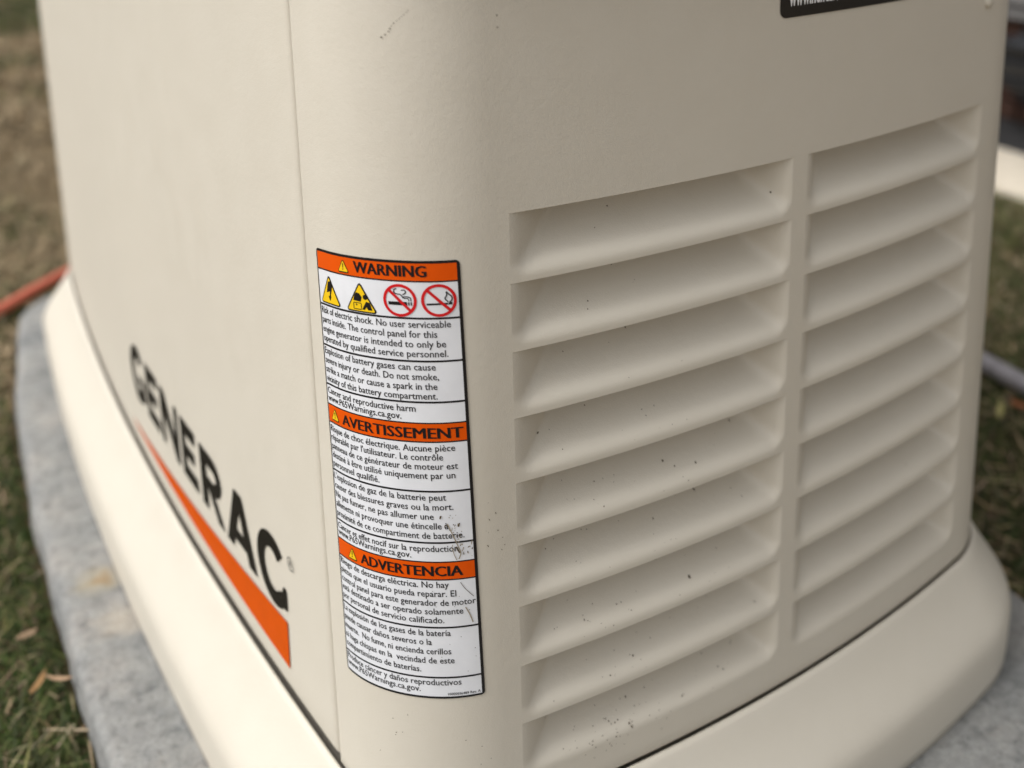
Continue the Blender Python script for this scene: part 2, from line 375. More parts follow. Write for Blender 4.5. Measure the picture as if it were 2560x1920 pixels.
def panel_pts(zz, dz_, k=None):
    """grid of surface points; k selects the louver row so that a shared lip height reads as the top of row k"""
    Zm = np.broadcast_to(zz, (NU, len(zz))); dep = np.maximum(D0[:, None], dz_[None, :])
    isx = ~np.isnan(XX)
    if k is not None:
        zq = np.clip(Zm, LIP[k] - DZ + 1e-7, LIP[k] - 1e-7)
        zq = np.where(Zm >= LIP[k] - 1e-8, LIP[k] - 1e-6 * DZ, zq)
        ld = louver_depth(np.where(isx, XX, -9)[:, None] + 0 * Zm, zq); dep = np.maximum(dep, np.where(isx[:, None], ld, 0))
    return tap(P0[:, None] + N0[:, None] * dep[..., None], Zm)
flat = panel_pts(zg, zd)
def is_louver(i, j):
    if np.isnan(XX[i]) or np.isnan(XX[i + 1]): return None
    x = (XX[i] + XX[i + 1]) / 2; z = (zg[j] + zg[j + 1]) / 2
    if not (ZB < z < ZT): return None
    c = 0 if X1 < x < X2 else 1 if X3 < x < X4 else None
    return None if c is None else (c, int((ZT - z) / DZ))
pf = [];
for i in range(NU - 1):
    for j in range(NV - 1):
        if is_louver(i, j) is None: pf.append((i * NV + j, (i + 1) * NV + j, (i + 1) * NV + j + 1, i * NV + j + 1))
used = sorted({v for q in pf for v in q}); remap = {v: a for a, v in enumerate(used)}
endp = mk('end_panel', flat.reshape(-1, 3)[used], [tuple(remap[v] for v in q) for q in pf], M_BEIGE, gen)
for c in range(2):
    ii = [i for i in range(NU) if not np.isnan(XX[i]) and (X1, X3)[c] - 1e-6 <= XX[i] <= (X2, X4)[c] + 1e-6]
    for k in range(9):
        jj = [j for j in range(NV) if LIP[k] - DZ - 1e-6 <= zg[j] <= LIP[k] + 1e-6]
        zz = zg[jj]; pts = panel_pts(zz, np.zeros(len(zz)), k)[ii]
        # a shared lip: top vertex flush with the sheet, bottom vertex of the pocket flush as well
        pts[:, -1] = flat[ii][:, jj[-1]]; pts[:, 0] = flat[ii][:, jj[0]]
        mk('louver', pts.reshape(-1, 3), grid_faces(len(ii), len(jj)), M_BEIGE, endp)

# side panels, back panel, lid, inner frame
def strip_panel(name, P, Nn, dd, parent=gen, z0=.0032, flip=False):
    zz = np.array([z0, z0, z0 + .0008, z0 + .0025, z0 + .005] + list(np.linspace(z0 + .03, ZTOP, 16))); zdp = np.array([.010, .0042, .0020, .0006, 0] + [0] * 16)
    dep = np.maximum(np.asarray(dd)[:, None], zdp[None]); Z = np.broadcast_to(zz, dep.shape)
    pts = tap(P[:, None] + Nn[:, None] * dep[..., None], Z)
    return mk(name, pts.reshape(-1, 3), grid_faces(len(P), len(zz), flip), M_BEIGE, parent)
ys0 = YS + .0362; ys1 = L - YS - .0362
ye = [0, 0, .0010, .0028, .0055, .009]; de = [.010, .0045, .0022, .0008, .0001, 0]
yy = np.array([ys0 + e for e in ye] + list(np.linspace(ys0 + .03, ys1 - .03, 40)) + [ys1 - e for e in ye[::-1]]); dd = de + [0] * 40 + de[::-1]
Ps, Ns = scurve(yy), snorm(yy)
side = strip_panel('side_panel', Ps, Ns, dd, flip=True)
strip_panel('side_panel', Ps * [-1, 1] + [W, 0], Ns * [-1, 1], dd)
sb = list(np.linspace(SEAM, 0, 5)) + list(np.linspace(0, ARC, 20))[1:-1]
pb = np.array([path(s)[0] for s in sb]); nb = np.array([path(s)[1] for s in sb]); xb = np.linspace(XE, W - XE, 30)
Pb = np.concatenate([pb, ecurve(xb), (pb * [-1, 1] + [W, 0])[::-1]]) * [1, -1] + [0, L]; Nb = np.concatenate([nb, enorm(xb), (nb * [-1, 1])[::-1]]) * [1, -1]
ddb = np.zeros(len(Pb)); ddb[0] = ddb[-1] = .010; ddb[1] = ddb[-2] = 0
strip_panel('back_panel', Pb, Nb, ddb, flip=True)
def full_outline(off, nn=24):
    """closed plan outline of the housing pushed outwards by off"""
    a = np.linspace(AS, AE, nn); ca = CC + (R + off) * np.stack([np.cos(a), np.sin(a)], -1)
    yq = np.linspace(L - YS, YS, 60)[1:-1]; sd = scurve(yq) - off * snorm(yq); xq = np.linspace(XE, W - XE, 60)[1:-1]; en = ecurve(xq) - off * enorm(xq)
    fl = ca[::-1] * [1, -1] + [0, L]; fr = (ca * [-1, 1] + [W, 0])[::-1]; br = fl[::-1] * [-1, 1] + [W, 0]
    return np.concatenate([fl, sd, ca, en, fr, (sd * [-1, 1] + [W, 0])[::-1], br, (en * [1, -1] + [0, L])[::-1]])
def sweep(name, prof, m, cap_top=False, cap_bot=False, sharp=None):
    rings = [np.column_stack([full_outline(e), np.full(len(full_outline(e)), z)]) for e, z in prof]; K = len(rings[0])
    f = [(r * K + i, r * K + (i + 1) % K, (r + 1) * K + (i + 1) % K, (r + 1) * K + i) for r in range(len(rings) - 1) for i in range(K)]
    if cap_top: f.append(tuple(range(K))[::-1])
    if cap_bot: f.append(tuple((len(rings) - 1) * K + i for i in range(K)))
    return mk(name, np.concatenate(rings), f, m, gen, sharp=sharp)
sweep('inner_frame', [(-.046, ZTOP - .002), (-.044, ZTOP - .01), (-.044, -.006)], M_DARK, True, True)
sweep('base', [(-.048, -.012), (.0004, -.012), (.0006, -.0040), (.0013, -.0012), (.0036, -.0012), (.0066, -.0052), (.0095, -.0115), (.0250, -.0345), (.0385, -.0545), (.0425, -.0610), (.0455, -.0680), (.0470, -.0760), (.0468, -.0900), (.0462, -.1150), (.0455, -.1262), (.0435, PADTOP)], M_BEIGE, False, True)
sweep('lid', [(-.30, ZTOP + .085), (-.22, ZTOP + .082), (-.12, ZTOP + .070), (-.04, ZTOP + .052), (.004, ZTOP + .036), (.012, ZTOP + .028), (.014, ZTOP + .016), (.012, ZTOP + .004), (.004, ZTOP + .002), (-.010, ZTOP + .002)], M_BEIGE, True, False)

# small raised screw head near the top right of the end face
mb = MB(); sx = float(s_of_x(.5692)); c0 = surf(np.array(sx), .570); P_, N_ = path(np.array(sx)); nr = np.array([-N_[0], -N_[1], 0]); tg = np.array([N_[1], -N_[0], 0]); zz = np.array([0, 0, 1.])
pr = [(.0062, 0), (.0060, .0018), (.0045, .0032), (.002, .0038)]
for r_, h_ in pr: mb.add([c0 + nr * h_ + r_ * (tg * math.cos(a) + zz * math.sin(a)) for a in np.linspace(0, 2 * math.pi, 14, endpoint=False)], [])
mb.f = [(r * 14 + i, r * 14 + (i + 1) % 14, (r + 1) * 14 + (i + 1) % 14, (r + 1) * 14 + i) for r in range(3) for i in range(14)] + [tuple(42 + i for i in range(14))]; mb.mi = [0] * len(mb.f)
mb.build('screw', M_BEIGE, gen)

# ------------------------------------------------------------------ warning label on the rounded corner
LA0, LB0 = -.0105, .4475
def lab(a, b, out):
    """label coordinates (a to the right, b downwards) -> point on the corner, with the slight skew it was stuck on with"""
    a = np.asarray(a, float); b = np.asarray(b, float)
    aa = a - .0027 + .0205 * b; bb = b + .0085 * np.clip(1 - aa / .09, 0, 2) ** 2
    return surf(LA0 + aa, LB0 - bb, .0004 + (np.asarray(out) - .0006) * .35 + 0 * aa)
LW, LH, LT = .1205, .3340, -.0024
def lab_rect(mb, a0, a1, b0, b1, out, mi=0, na=26, nb=2):
    A, B_ = np.meshgrid(np.linspace(a0, a1, na), np.linspace(b0, b1, nb), indexing='ij')
    mb.add(lab(A, B_, np.full(A.shape, out)).reshape(-1, 3), grid_faces(na, nb, True), mi)
def rrect(a0, a1, b0, b1, r, side=22):
    pts = []
    for (ca, cb, st) in ((a1 - r, b0 + r, -90), (a1 - r, b1 - r, 0), (a0 + r, b1 - r, 90), (a0 + r, b0 + r, 180)):
        for t in np.linspace(0, 90, 6): pts.append((ca + r * math.cos(math.radians(st + t)), cb + r * math.sin(math.radians(st + t))))
    out = []
    for i in range(len(pts)):
        p, q = np.array(pts[i]), np.array(pts[(i + 1) % len(pts)]); k = max(1, int(np.linalg.norm(q - p) / .005))
        out += [p + (q - p) * j / k for j in range(k)]
    return np.array(out)
lbl = mk('warning_label', lab(*np.meshgrid(np.linspace(.0008, LW - .0008, 30), np.linspace(LT + .0008, LH - .0008, 14), indexing='ij'), np.full((30, 14), .0006)).reshape(-1, 3), grid_faces(30, 14, True), M_WHITE, gen)
lbl['label'] = 'tall white sticker with three orange headings round the corner'
# dark outer frame and ruled lines
bw = .0021
oo = rrect(0, LW, LT, LH, .0030); ctr = np.array([LW / 2, (LT + LH) / 2]); hw = np.array([LW / 2, (LH - LT) / 2])
ii_ = np.column_stack([np.clip(oo[:, 0], bw * .55, LW - bw), np.clip(oo[:, 1], LT + bw * .9, LH - bw * .8)])
mb = MB(); Kk = len(oo); mb.add(np.concatenate([lab(oo[:, 0], oo[:, 1], .0012), lab(ii_[:, 0], ii_[:, 1], .0012)]), [(i, (i + 1) % Kk, Kk + (i + 1) % Kk, Kk + i) for i in range(Kk)])
mb.build('border', M_BLACK, lbl)
mb = MB()
for b_ in (.0383, .0692, .0993, .1667, .2067, .2749, .3164): lab_rect(mb, bw * .6, LW - bw + .0003, b_ - .0007, b_ + .0007, .00105)
for b_ in (.0122, .1149, .1290, .2220, .2361): lab_rect(mb, bw * .6, LW - bw + .0003, b_ - .0005, b_ + .0005, .00105)
mb.build('ruled_line', M_BLACK, lbl)
bands = [(-.0006, .0117), (.1154, .1285), (.2225, .2356)]
band_ob = []
for b0, b1 in bands:
    mb = MB(); lab_rect(mb, bw * .6, LW - bw + .0003, b0, b1, .0009); band_ob.append(mb.build('heading_band', M_ORANGE, lbl))

def text_mesh(body, bold=0.0, spacing=1.0):
    c = bpy.data.curves.new('t', 'FONT'); c.body = body; c.resolution_u = 2; c.offset = bold; c.fill_mode = 'FRONT'; c.space_character = spacing
    o = bpy.data.objects.new('t', c); COL.objects.link(o)
    dg = bpy.context.evaluated_depsgraph_get(); m = o.evaluated_get(dg).to_mesh()
    v = np.array([q.co[:] for q in m.vertices]); f = [tuple(p.vertices) for p in m.polygons]
    o.evaluated_get(dg).to_mesh_clear(); bpy.data.objects.remove(o); bpy.data.curves.remove(c)
    return v, f
def put_text(mb, body, a0, a1, base, height, out, bold=.008, mi=0, fn=None, shear=0.0):
    """fit a line between a0 and a1 with the given capital height"""
    v, f = text_mesh(body, bold); k = height / .70
    x = (v[:, 0] - v[:, 0].min()) / (v[:, 0].max() - v[:, 0].min()); a = a0 + x * (a1 - a0); b = base - v[:, 1] * k
    mb.add((fn or lab)(a, b, np.full(len(a), out)), f, mi)
def adj(a, b): return a + .0027 - .0205 * b       # measured position -> label coordinate
CAP = .0050
blocks = [
 [('Risk of electric shock. No user serviceable', .1107, .0449), ('parts inside. The control panel for this', .1015, .0520), ('engine generator is intended to only be', .1070, .0591), ('operated by qualified service personnel.', .1083, .0661)],
 [('Explosion of battery gases can cause', .0996, .0757), ('severe injury or death. Do not smoke,', .1015, .0828), ('strike a match or cause a spark in the', .1002, .0899), ('vicinity of this battery compartment.', .1001, .0970)],
 [('Cancer and reproductive harm', .0848, .1063), ('www.P65Warnings.ca.gov.', .0746, .1122)],
 [('Risque de choc électrique. Aucune pièce', .1103, .1360), ("réparable par l'utilisateur. Le contrôle", .1020, .1428), ('panneau de ce générateur de moteur est', .1117, .1498), ('destiné à être utilisé uniquement par un', .1097, .1568), ('personnel qualifié.', .0550, .1636)],
 [("L'explosion de gaz de la batterie peut", .1029, .1736), ('causer des blessures graves ou la mort.', .1075, .1811), ('Ne pas fumer, ne pas allumer une', .0939, .1884), ('allumette ni provoquer une étincelle à', .1037, .1959), ('proximité de ce compartiment de batterie.', .1143, .2034)],
 [('Cancer et effet nocif sur la reproduction', .1097, .2137), ('www.P65Warnings.ca.gov.', .0767, .2191)],
 [('Riesgo de descarga eléctrica. No hay', .1023, .2424), ('piezas que el usuario pueda reparar. El', .1071, .2497), ('control panel para este generador de motor', .1205, .2570), ('está destinado a ser operado solamente', .1115, .2641), ('por personal de servicio calificado.', .0981, .2711)],
 [('La explosión de los gases de la batería', .1022, .2817), ('puede causar daños severos o la', .0885, .2892), ('muerte.  No fume, ni encienda cerillos', .1020, .2968), ('ni haga chispas en la  vecindad de este', .1041, .3044), ('compartimiento de baterías.', .0799, .3119)],
 [('Produce cáncer y daños reproductivos', .1083, .3227), ('www.P65Warnings.ca.gov.', .0788, .3286)]]
for blk in blocks:
    mb = MB()
    for body, ar, bb in blk: put_text(mb, body, .0024, adj(ar, bb) - .0001, bb, CAP, .0013, .006)
    mb.build('text_block', M_BLACK, lbl, smooth=False)
mb = MB(); put_text(mb, '10000036489 Rev. A', adj(.0984, .33), adj(.1215, .33), .3312, .0021, .0013, .012); mb.build('text_block', M_BLACK, lbl, smooth=False)
heads = [('WARNING', .0430, .0958, .0089), ('AVERTISSEMENT', .0212, .1158, .1262), ('ADVERTENCIA', .0330, .1120, .2330)]
for (body, a0, a1, bb), bo in zip(heads, band_ob):
    mb = MB()
    for k, sh in enumerate((-.00045, -.00022, 0, .00022, .00045)): put_text(mb, body, adj(a0, bb) + sh, adj(a1, bb) + sh, bb, .0080, .0013 + .00006 * k, 0)
    mb.build('heading_text', M_BLACK, lbl, smooth=False)

def poly(mb, pts, out, mi=0):
    """flat ink polygon (triangulated) in label coordinates"""
    bm = bmesh.new(); vv = [bm.verts.new((p[0], p[1], 0)) for p in pts]; bm.faces.new(vv); bmesh.ops.triangulate(bm, faces=bm.faces[:])
    xs = [p[0] for p in pts]
    for xc in np.arange(min(xs) + .0025, max(xs) - .0005, .0025): bmesh.ops.bisect_plane(bm, geom=bm.verts[:] + bm.edges[:] + bm.faces[:], plane_co=(xc, 0, 0), plane_no=(1, 0, 0))
    bm.verts.index_update(); q = np.array([v.co[:] for v in bm.verts]); f = [tuple(v.index for v in fc.verts)[::-1] for fc in bm.faces]; bm.free()
    mb.add(lab(q[:, 0], q[:, 1], np.full(len(q), out)), f, mi)
def stroke(mb, pts, w, out, mi=0):
    P = np.asarray(pts, float); T = np.gradient(P, axis=0); T /= np.linalg.norm(T, axis=1, keepdims=True); Nn = np.stack([-T[:, 1], T[:, 0]], -1) * w / 2
    q = np.concatenate([P + Nn, P - Nn]); k = len(P)
    mb.add(lab(q[:, 0], q[:, 1], np.full(len(q), out)), [(i, i + 1, k + i + 1, k + i) for i in range(k - 1)], mi)
def tri_round(c, w, h, r):
    base = [(c[0], c[1] - h / 2), (c[0] + w / 2, c[1] + h / 2), (c[0] - w / 2, c[1] + h / 2)]
    return outline_round(base, r, 5)
INK = [M_BLACK, M_YELLOW, M_RED, M_WHITE]
# alert triangles in the headings
for ca, cb in ((.0327, .0057), (.0110, .1216), (.0230, .2288)):
    c = (adj(ca, cb), cb); mb = MB()
    poly(mb, tri_round(c, .0118, .0100, .0010), .0013, 0); poly(mb, tri_round((c[0], c[1] + .0002), .0096, .0078, .0005), .0016, 1)
    poly(mb, [(c[0] - .0006, c[1] - .0018), (c[0] + .0006, c[1] - .0018), (c[0] + .00035, c[1] + .0014), (c[0] - .00035, c[1] + .0014)], .0019, 0)
    stroke(mb, [(c[0], c[1] + .0019), (c[0], c[1] + .0028)], .0009, .0019, 0)
    mb.build('pictogram', INK, lbl, smooth=False)
PC = .0258
# electric shock
mb = MB(); c = (.0168, PC)
poly(mb, tri_round(c, .0275, .0222, .0016), .0013, 0); poly(mb, tri_round((c[0], c[1] + .0006), .0238, .0190, .0008), .0016, 1)
x, y = c; poly(mb, [(x - .0012, y - .0056), (x + .0026, y - .0064), (x + .0004, y - .0012), (x + .0042, y - .0024), (x + .0016, y + .0052), (x + .0002, y + .0052), (x + .0010, y + .0012), (x - .0036, y + .0026)], .0019, 0)
poly(mb, [(x - .0016, y + .0048), (x + .0024, y + .0048), (x + .0006, y + .0084)], .00195, 0)
mb.build('pictogram', INK, lbl, smooth=False)
# exploding battery
mb = MB(); c = (.0495, PC + .0003)
poly(mb, tri_round(c, .0275, .0222, .0016), .0013, 0); poly(mb, tri_round((c[0], c[1] + .0006), .0238, .0190, .0008), .0016, 1)
x, y = c
poly(mb, [(x - .0062, y + .0030), (x - .0052, y - .0005), (x - .0042, y + .0014), (x - .0034, y - .0030), (x - .0023, y + .0012), (x - .0004, y - .0024), (x - .0004, y + .0014), (x + .0014, y + .0002), (x + .0004, y + .0034)], .0019, 0)
for (xa, ya, xb_, yb) in ((-.0060, .0045, .0006, .0045), (-.0060, .0090, .0006, .0090), (-.0060, .0045, -.0060, .0090), (.0006, .0045, .0006, .0090), (-.0042, .0058, -.0026, .0058), (-.0034, .0051, -.0034, .0065)): stroke(mb, [(x + xa, y + ya), (x + xb_, y + yb)], .0006, .0019, 0)
t = np.linspace(0, 2 * np.pi, 14, endpoint=False); poly(mb, [(x + .0042 + .0019 * math.cos(q), y - .0002 + .0019 * math.sin(q)) for q in t], .0019, 0)
poly(mb, [(x + .0012, y + .0088), (x + .0048, y + .0030), (x + .0078, y + .0034), (x + .0096, y + .0088), (x + .0062, y + .0088), (x + .0050, y + .0066), (x + .0036, y + .0088)], .0020, 0)
mb.build('pictogram', INK, lbl, smooth=False)
# prohibition signs
def ban(c, art):
    mb = MB(); art(mb, c[0], c[1]); a = np.linspace(0, 2 * np.pi, 49)
    q = np.concatenate([np.stack([c[0] + .0116 * np.cos(a), c[1] + .0116 * np.sin(a)], -1), np.stack([c[0] + .0096 * np.cos(a), c[1] + .0096 * np.sin(a)], -1)])
    mb.add(lab(q[:, 0], q[:, 1], np.full(len(q), .0016)), [(i, i + 1, 50 + i, 49 + i) for i in range(48)], 2)
    d = .0100 * .7071; stroke(mb, [(c[0] - d, c[1] - d), (c[0], c[1]), (c[0] + d, c[1] + d)], .0020, .0019, 2)
    mb.build('pictogram', INK, lbl, smooth=False)
def cig(mb, x, y):
    poly(mb, [(x - .0080, y + .0010), (x + .0050, y + .0010), (x + .0050, y + .0034), (x - .0080, y + .0034)], .0013, 0)
    for q in (.0058, .0074): poly(mb, [(x + q, y + .0010), (x + q + .0009, y + .0010), (x + q + .0009, y + .0034), (x + q, y + .0034)], .0013, 0)
    stroke(mb, spline([(x + .0078, y + .0004), (x + .0074, y - .0020), (x + .0050, y - .0028), (x + .0022, y - .0026), (x + .0008, y - .0042), (x - .0010, y - .0044), (x - .0034, y - .0052), (x - .0036, y - .0074), (x - .0016, y - .0082)], 26), .0007, .0013, 0)
    stroke(mb, spline([(x + .0064, y + .0004), (x + .0058, y - .0014), (x + .0036, y - .0016), (x + .0020, y - .0020)], 12), .0006, .0013, 0)
    stroke(mb, spline([(x + .0022, y - .0040), (x + .0044, y - .0056), (x + .0036, y - .0074), (x + .0014, y - .0072)], 12), .0007, .0013, 0)
def match(mb, x, y):
    poly(mb, [(x - .0082, y + .0020), (x + .0058, y + .0018), (x + .0058, y + .0031), (x - .0082, y + .0033)], .0013, 0)
    poly(mb, [(x + .0062, y + .0016), (x + .0086, y + .0013), (x + .0086, y + .0031), (x + .0062, y + .0032)], .0013, 0)
    stroke(mb, spline([(x + .0060, y + .0012), (x + .0040, y - .0012), (x + .0052, y - .0036), (x + .0050, y - .0060), (x + .0064, y - .0044), (x + .0084, y - .0024), (x + .0084, y + .0000), (x + .0070, y + .0012)], 30), .0008, .0013, 0)
ban((adj(.0773, PC), PC), cig); ban((adj(.1034, PC), PC - .0003), match)

# ------------------------------------------------------------------ brand lettering and orange wedge on the side panel
def on_side(a, z, out): return surf(a, z, out + 0 * np.asarray(a))
def letter(polys, s0, s1, z0=.0785, z1=.1425, m=M_LOGO):
    mb = MB()
    for p in polys:
        bm = bmesh.new(); vv = [bm.verts.new((q[0], q[1], 0)) for q in p]; bm.faces.new(vv); bmesh.ops.triangulate(bm, faces=bm.faces[:]); bm.verts.index_update()
        v = np.array([q.co[:] for q in bm.verts]); f = [tuple(w.index for w in fc.verts) for fc in bm.faces]; bm.free()
        mb.add(on_side(s0 + v[:, 0] * (s1 - s0), z0 + v[:, 1] * (z1 - z0), np.full(len(v), .0010)), f)
    return mb.build('letter', m, side, smooth=False)
def ring(cx, cy, rx, ry, tx, ty, a0, a1, k=18):
    out = []; A = np.radians(np.linspace(a0, a1, k)); o_ = [(cx + rx * math.cos(a), cy + ry * math.sin(a)) for a in A]; i_ = [(cx + (rx - tx) * math.cos(a), cy + (ry - ty) * math.sin(a)) for a in A]
    for j in range(k - 1): out.append([o_[j], o_[j + 1], i_[j + 1], i_[j]])
    return out
v_, h_ = .27, .225
Ep = [[(0, 0), (v_, 0), (v_, 1), (0, 1)], [(v_, 1 - h_), (.97, 1 - h_), (1.0, 1), (v_, 1)], [(v_, .40), (.86, .40), (.88, .60), (v_, .60)], [(v_, 0), (1.03, 0), (1.0, h_), (v_, h_)]]
Np = [[(0, 0), (.17, 0), (.17, .62), (0, 1)], [(0, 1), (.17, .62), (.83, 0), (1, 0), (.83, .36), (.24, 1)], [(.83, .36), (1, 0), (1, 1), (.83, 1)]]
Rp = [[(0, 0), (v_, 0), (v_, 1), (0, 1)], [(v_, 1 - h_), (.55, 1 - h_), (.55, 1), (v_, 1)], [(v_, .37), (.55, .37), (.55, .37 + h_ * .9), (v_, .37 + h_ * .9)], [(.36, .37), (.62, .372), (1.02, 0), (.74, 0)]] + ring(.55, .685, .42, .315, .22, h_ * .95, -90, 90, 12)
Ap = [[(0, 0), (.20, 0), (.575, .98), (.36, 1)], [(.36, 1), (.62, 1), (1.0, 0), (.74, 0), (.46, .70), (.575, .98)][:0] or [(.575, .98), (.62, 1), (1.0, 0), (.74, 0), (.468, .70)], [(.26, .16), (.665, .19), (.59, .385), (.345, .38)]]
Ap = [[(0, 0), (.22, 0), (.50, .72), (.62, 1), (.37, 1)], [(.62, 1), (.50, .72), (.75, 0), (1.0, 0)], [(.285, .17), (.69, .17), (.622, .365), (.362, .365)]]
Cp = ring(.54, .5, .54, .53, .25, .225, 44, 312, 26) + [[(.735, .275), (.901, .106), (.96, .090), (1.0, .12), (1.0, .42), (.91, .435), (.86, .33)]]
Gp = ring(.54, .5, .54, .53, .25, .225, 46, 318, 26) + [[(.78, .07), (1.0, .10), (1.0, .50), (.78, .50)], [(.55, .36), (.775, .36), (.775, .50), (.55, .50)]]
for P_l, a, b_ in ((Gp, -.5960, -.5350), (Ep, -.5235, -.4760), (Np, -.4640, -.4010), (Ep, -.3885, -.3420), (Rp, -.3270, -.2660), (Ap, -.2580, -.1850), (Cp, -.1790, -.1180)):
    letter(P_l, a, b_)
mb = MB(); aa = np.linspace(-.616, -.1205, 30); up_ = .0310 + (.0735 - .0310) * (aa + .616) / .4955; lo = .0300 - .0028 * (aa + .616) / .4955
sk = (aa + .1205) * 0
mb.add(np.concatenate([on_side(aa, up_, np.full(30, .001)), on_side(aa - .0020 * (aa > -.2), lo, np.full(30, .001))]), [(i, 30 + i, 31 + i, i + 1) for i in range(29)])
mb.build('orange_wedge', M_LOGO_OR, side)
mb = MB(); c = (-.1045, .1385); a = np.linspace(0, 2 * np.pi, 33)
q = np.concatenate([np.stack([c[0] + .0062 * np.cos(a), c[1] + .0062 * np.sin(a)], -1), np.stack([c[0] + .0053 * np.cos(a), c[1] + .0053 * np.sin(a)], -1)])
mb.add(on_side(q[:, 0], q[:, 1], np.full(len(q), .001)), [(i, i + 1, 34 + i, 33 + i) for i in range(32)])
v, f = text_mesh('R', .01); mb.add(on_side(c[0] - .0026 + v[:, 0] * .0085, c[1] - .0031 + v[:, 1] * .0088, np.full(len(v), .001)), f)
mb.build('registered_mark', M_GREYINK, side, smooth=False)

# ------------------------------------------------------------------ black dealer sticker high on the end face
def on_end(x, z, out): return surf(s_of_x(x), z, out + 0 * np.asarray(x))
pts = outline_round([(.3050, .5862), (.500, .5862), (.500, .645), (.3050, .645)], .006, 6); pts = resample(pts, .006)
ctr_ = pts.mean(0); gxx, gzz = np.meshgrid(np.linspace(.311, .494, 20), [.5922, .639], indexing='ij')
mb = MB(); rows = []
for k in range(20): pass
bm = bmesh.new(); vv = [bm.verts.new((p[0], p[1], 0)) for p in pts]; bm.faces.new(vv)
for x in np.linspace(.32, .49, 16):
    bmesh.ops.bisect_plane(bm, geom=bm.verts[:] + bm.edges[:] + bm.faces[:], plane_co=(x, 0, 0), plane_no=(1, 0, 0))
bm.verts.index_update(); v = np.array([q.co[:] for q in bm.verts]); f = [tuple(w.index for w in fc.verts) for fc in bm.faces]; bm.free()
mb.add(on_end(v[:, 0], v[:, 1], np.full(len(v), .0007)), f)
dl = mb.build('sticker', M_DLABEL, gen, smooth=False); dl['label'] = 'black sticker with white web address high on the louvered end'
mb = MB()
def endlab(a, b, out): return on_end(a, -b, out)
put_text(mb, 'www.nenda.c', .3130, .3640, -.5955, .0150, .0011, .035, fn=endlab); mb.build('lettering', M_LETTERS, dl, smooth=False)

SC0, SC1, SP0, SP1 = (.0641, .5978), (.0818, .6150), (.1367, .6098), (.1367, .6023)
# ------------------------------------------------------------------ dirt: specks on the louvers, mud smear on the label, scuff on the corner
def blob(mb, f3, a, b, ra, rb, out, rot=0., mi=0):
    k = 7; ang = np.linspace(0, 2 * np.pi, k, endpoint=False); rr = 1 + .3 * rng.normal(size=k); u = ra * np.cos(ang) * rr; w = rb * np.sin(ang) * rr
    a2 = a + u * math.cos(rot) - w * math.sin(rot); b2 = b + u * math.sin(rot) + w * math.cos(rot)
    mb.add(f3(a2, b2, np.full(k, out)), [tuple(range(k))[::-1] if f3 is lab else tuple(range(k))], mi)
def on_louver(x, z, out):
    x = np.asarray(x, float); z = np.asarray(z, float); d = louver_depth(x, z) - out
    return tap(ecurve(x) + enorm(x) * d[..., None], z)
mb = MB()
for _ in range(90):
    row = rng.choice(9, p=np.array([.3, .5, .7, 1.2, 1.3, 1.4, 1.6, 1.8, 2.0]) / 10.8); x = X1 + .02 + rng.gamma(2.0, .045)
    if x > X4 - .02 or X2 - .02 < x < X3 + .02: continue
    t = rng.uniform(.25, .86); r_ = .00036 * rng.lognormal(0, .40); blob(mb, on_louver, x, LIP[row] - t * DZ, r_, r_ * .9, .0009)
for _ in range(160):
    x = X1 + .02 + rng.gamma(2.2, .06); k = rng.choice(9, p=np.array([0, .1, .3, .7, 1, 1.4, 2, 2.6, 3]) / 11.1); z = LIP[k] - rng.uniform(.2, .88) * DZ
    if x < X4 - .02 and not X2 - .02 < x < X3 + .02: r_ = .00026 * rng.lognormal(0, .3); blob(mb, on_louver, x, z, r_, r_, .0009)
for _ in range(40):
    x, z = rng.normal(.165, .02), rng.normal(.034, .006)
    r_ = .00042 * rng.lognormal(0, .3); blob(mb, on_louver, x, z, r_, r_, .0009)
for x, z, r_ in ((.135, .3145, .0015), (.31, .4485, .0011), (.165, .068, .0016), (.285, .255, .0013), (.30, .175, .0012), (.25, .205, .0012), (.16, .372, .0010), (.21, .160, .0013)): blob(mb, on_louver, x, z, r_ * .55, r_ * .7, .0009)
o = mb.build('dirt_specks', M_SPECK, endp, smooth=False); o['kind'] = 'stuff'
mb = MB()
for _ in range(46):                         # brown spatter on the label's right edge
    t = rng.uniform(0, 1); a = .103 + .010 * t + rng.normal() * .0035; b_ = .186 + .036 * t + rng.normal() * .0012
    blob(mb, lab, min(a, .1175), b_, 0.00035 * rng.lognormal(0, .4), .0006 * rng.lognormal(0, .5), .0022, .25, int(rng.random() < .35))
stroke(mb, spline([(.1015, .1915), (.1050, .2010), (.1075, .2085), (.1095, .2150), (.1080, .2200)], 16), .0007, .0023, 0)
stroke(mb, spline([(.1040, .2110), (.1050, .2160), (.1065, .2205)], 8), .0005, .0023, 0)
stroke(mb, spline([(.1065, .2100), (.1088, .2150)], 4), .0010, .0024, 1)
stroke(mb, spline([(.1080, .2385), (.1110, .2440), (.1165, .2510)], 12), .0004, .0023, 1)
stroke(mb, spline([(.1105, .2590), (.1130, .2650), (.1150, .2720)], 10), .0008, .0021, 0)
for _ in range(16): blob(mb, lab, rng.uniform(.088, .119), rng.uniform(.24, .315), .0003, .0003, .0022, 0, 1)
o = mb.build('mud_smear', [M_SMEAR, M_SMEAR2], lbl, smooth=False); o['kind'] = 'stuff'
mb = MB()
for t in np.linspace(0, 1, 12):             # dotted scuff at the top of the corner
    blob(mb, on_side, SC0[0] + (SC1[0] - SC0[0]) * t + rng.normal() * .0004, SC0[1] + (SC1[1] - SC0[1]) * t + .0015 * math.sin(3 * t), .0005 * (1.6 if t < .05 else 1.15 - .6 * t), .00036 * (1.2 - .5 * t), .0004)
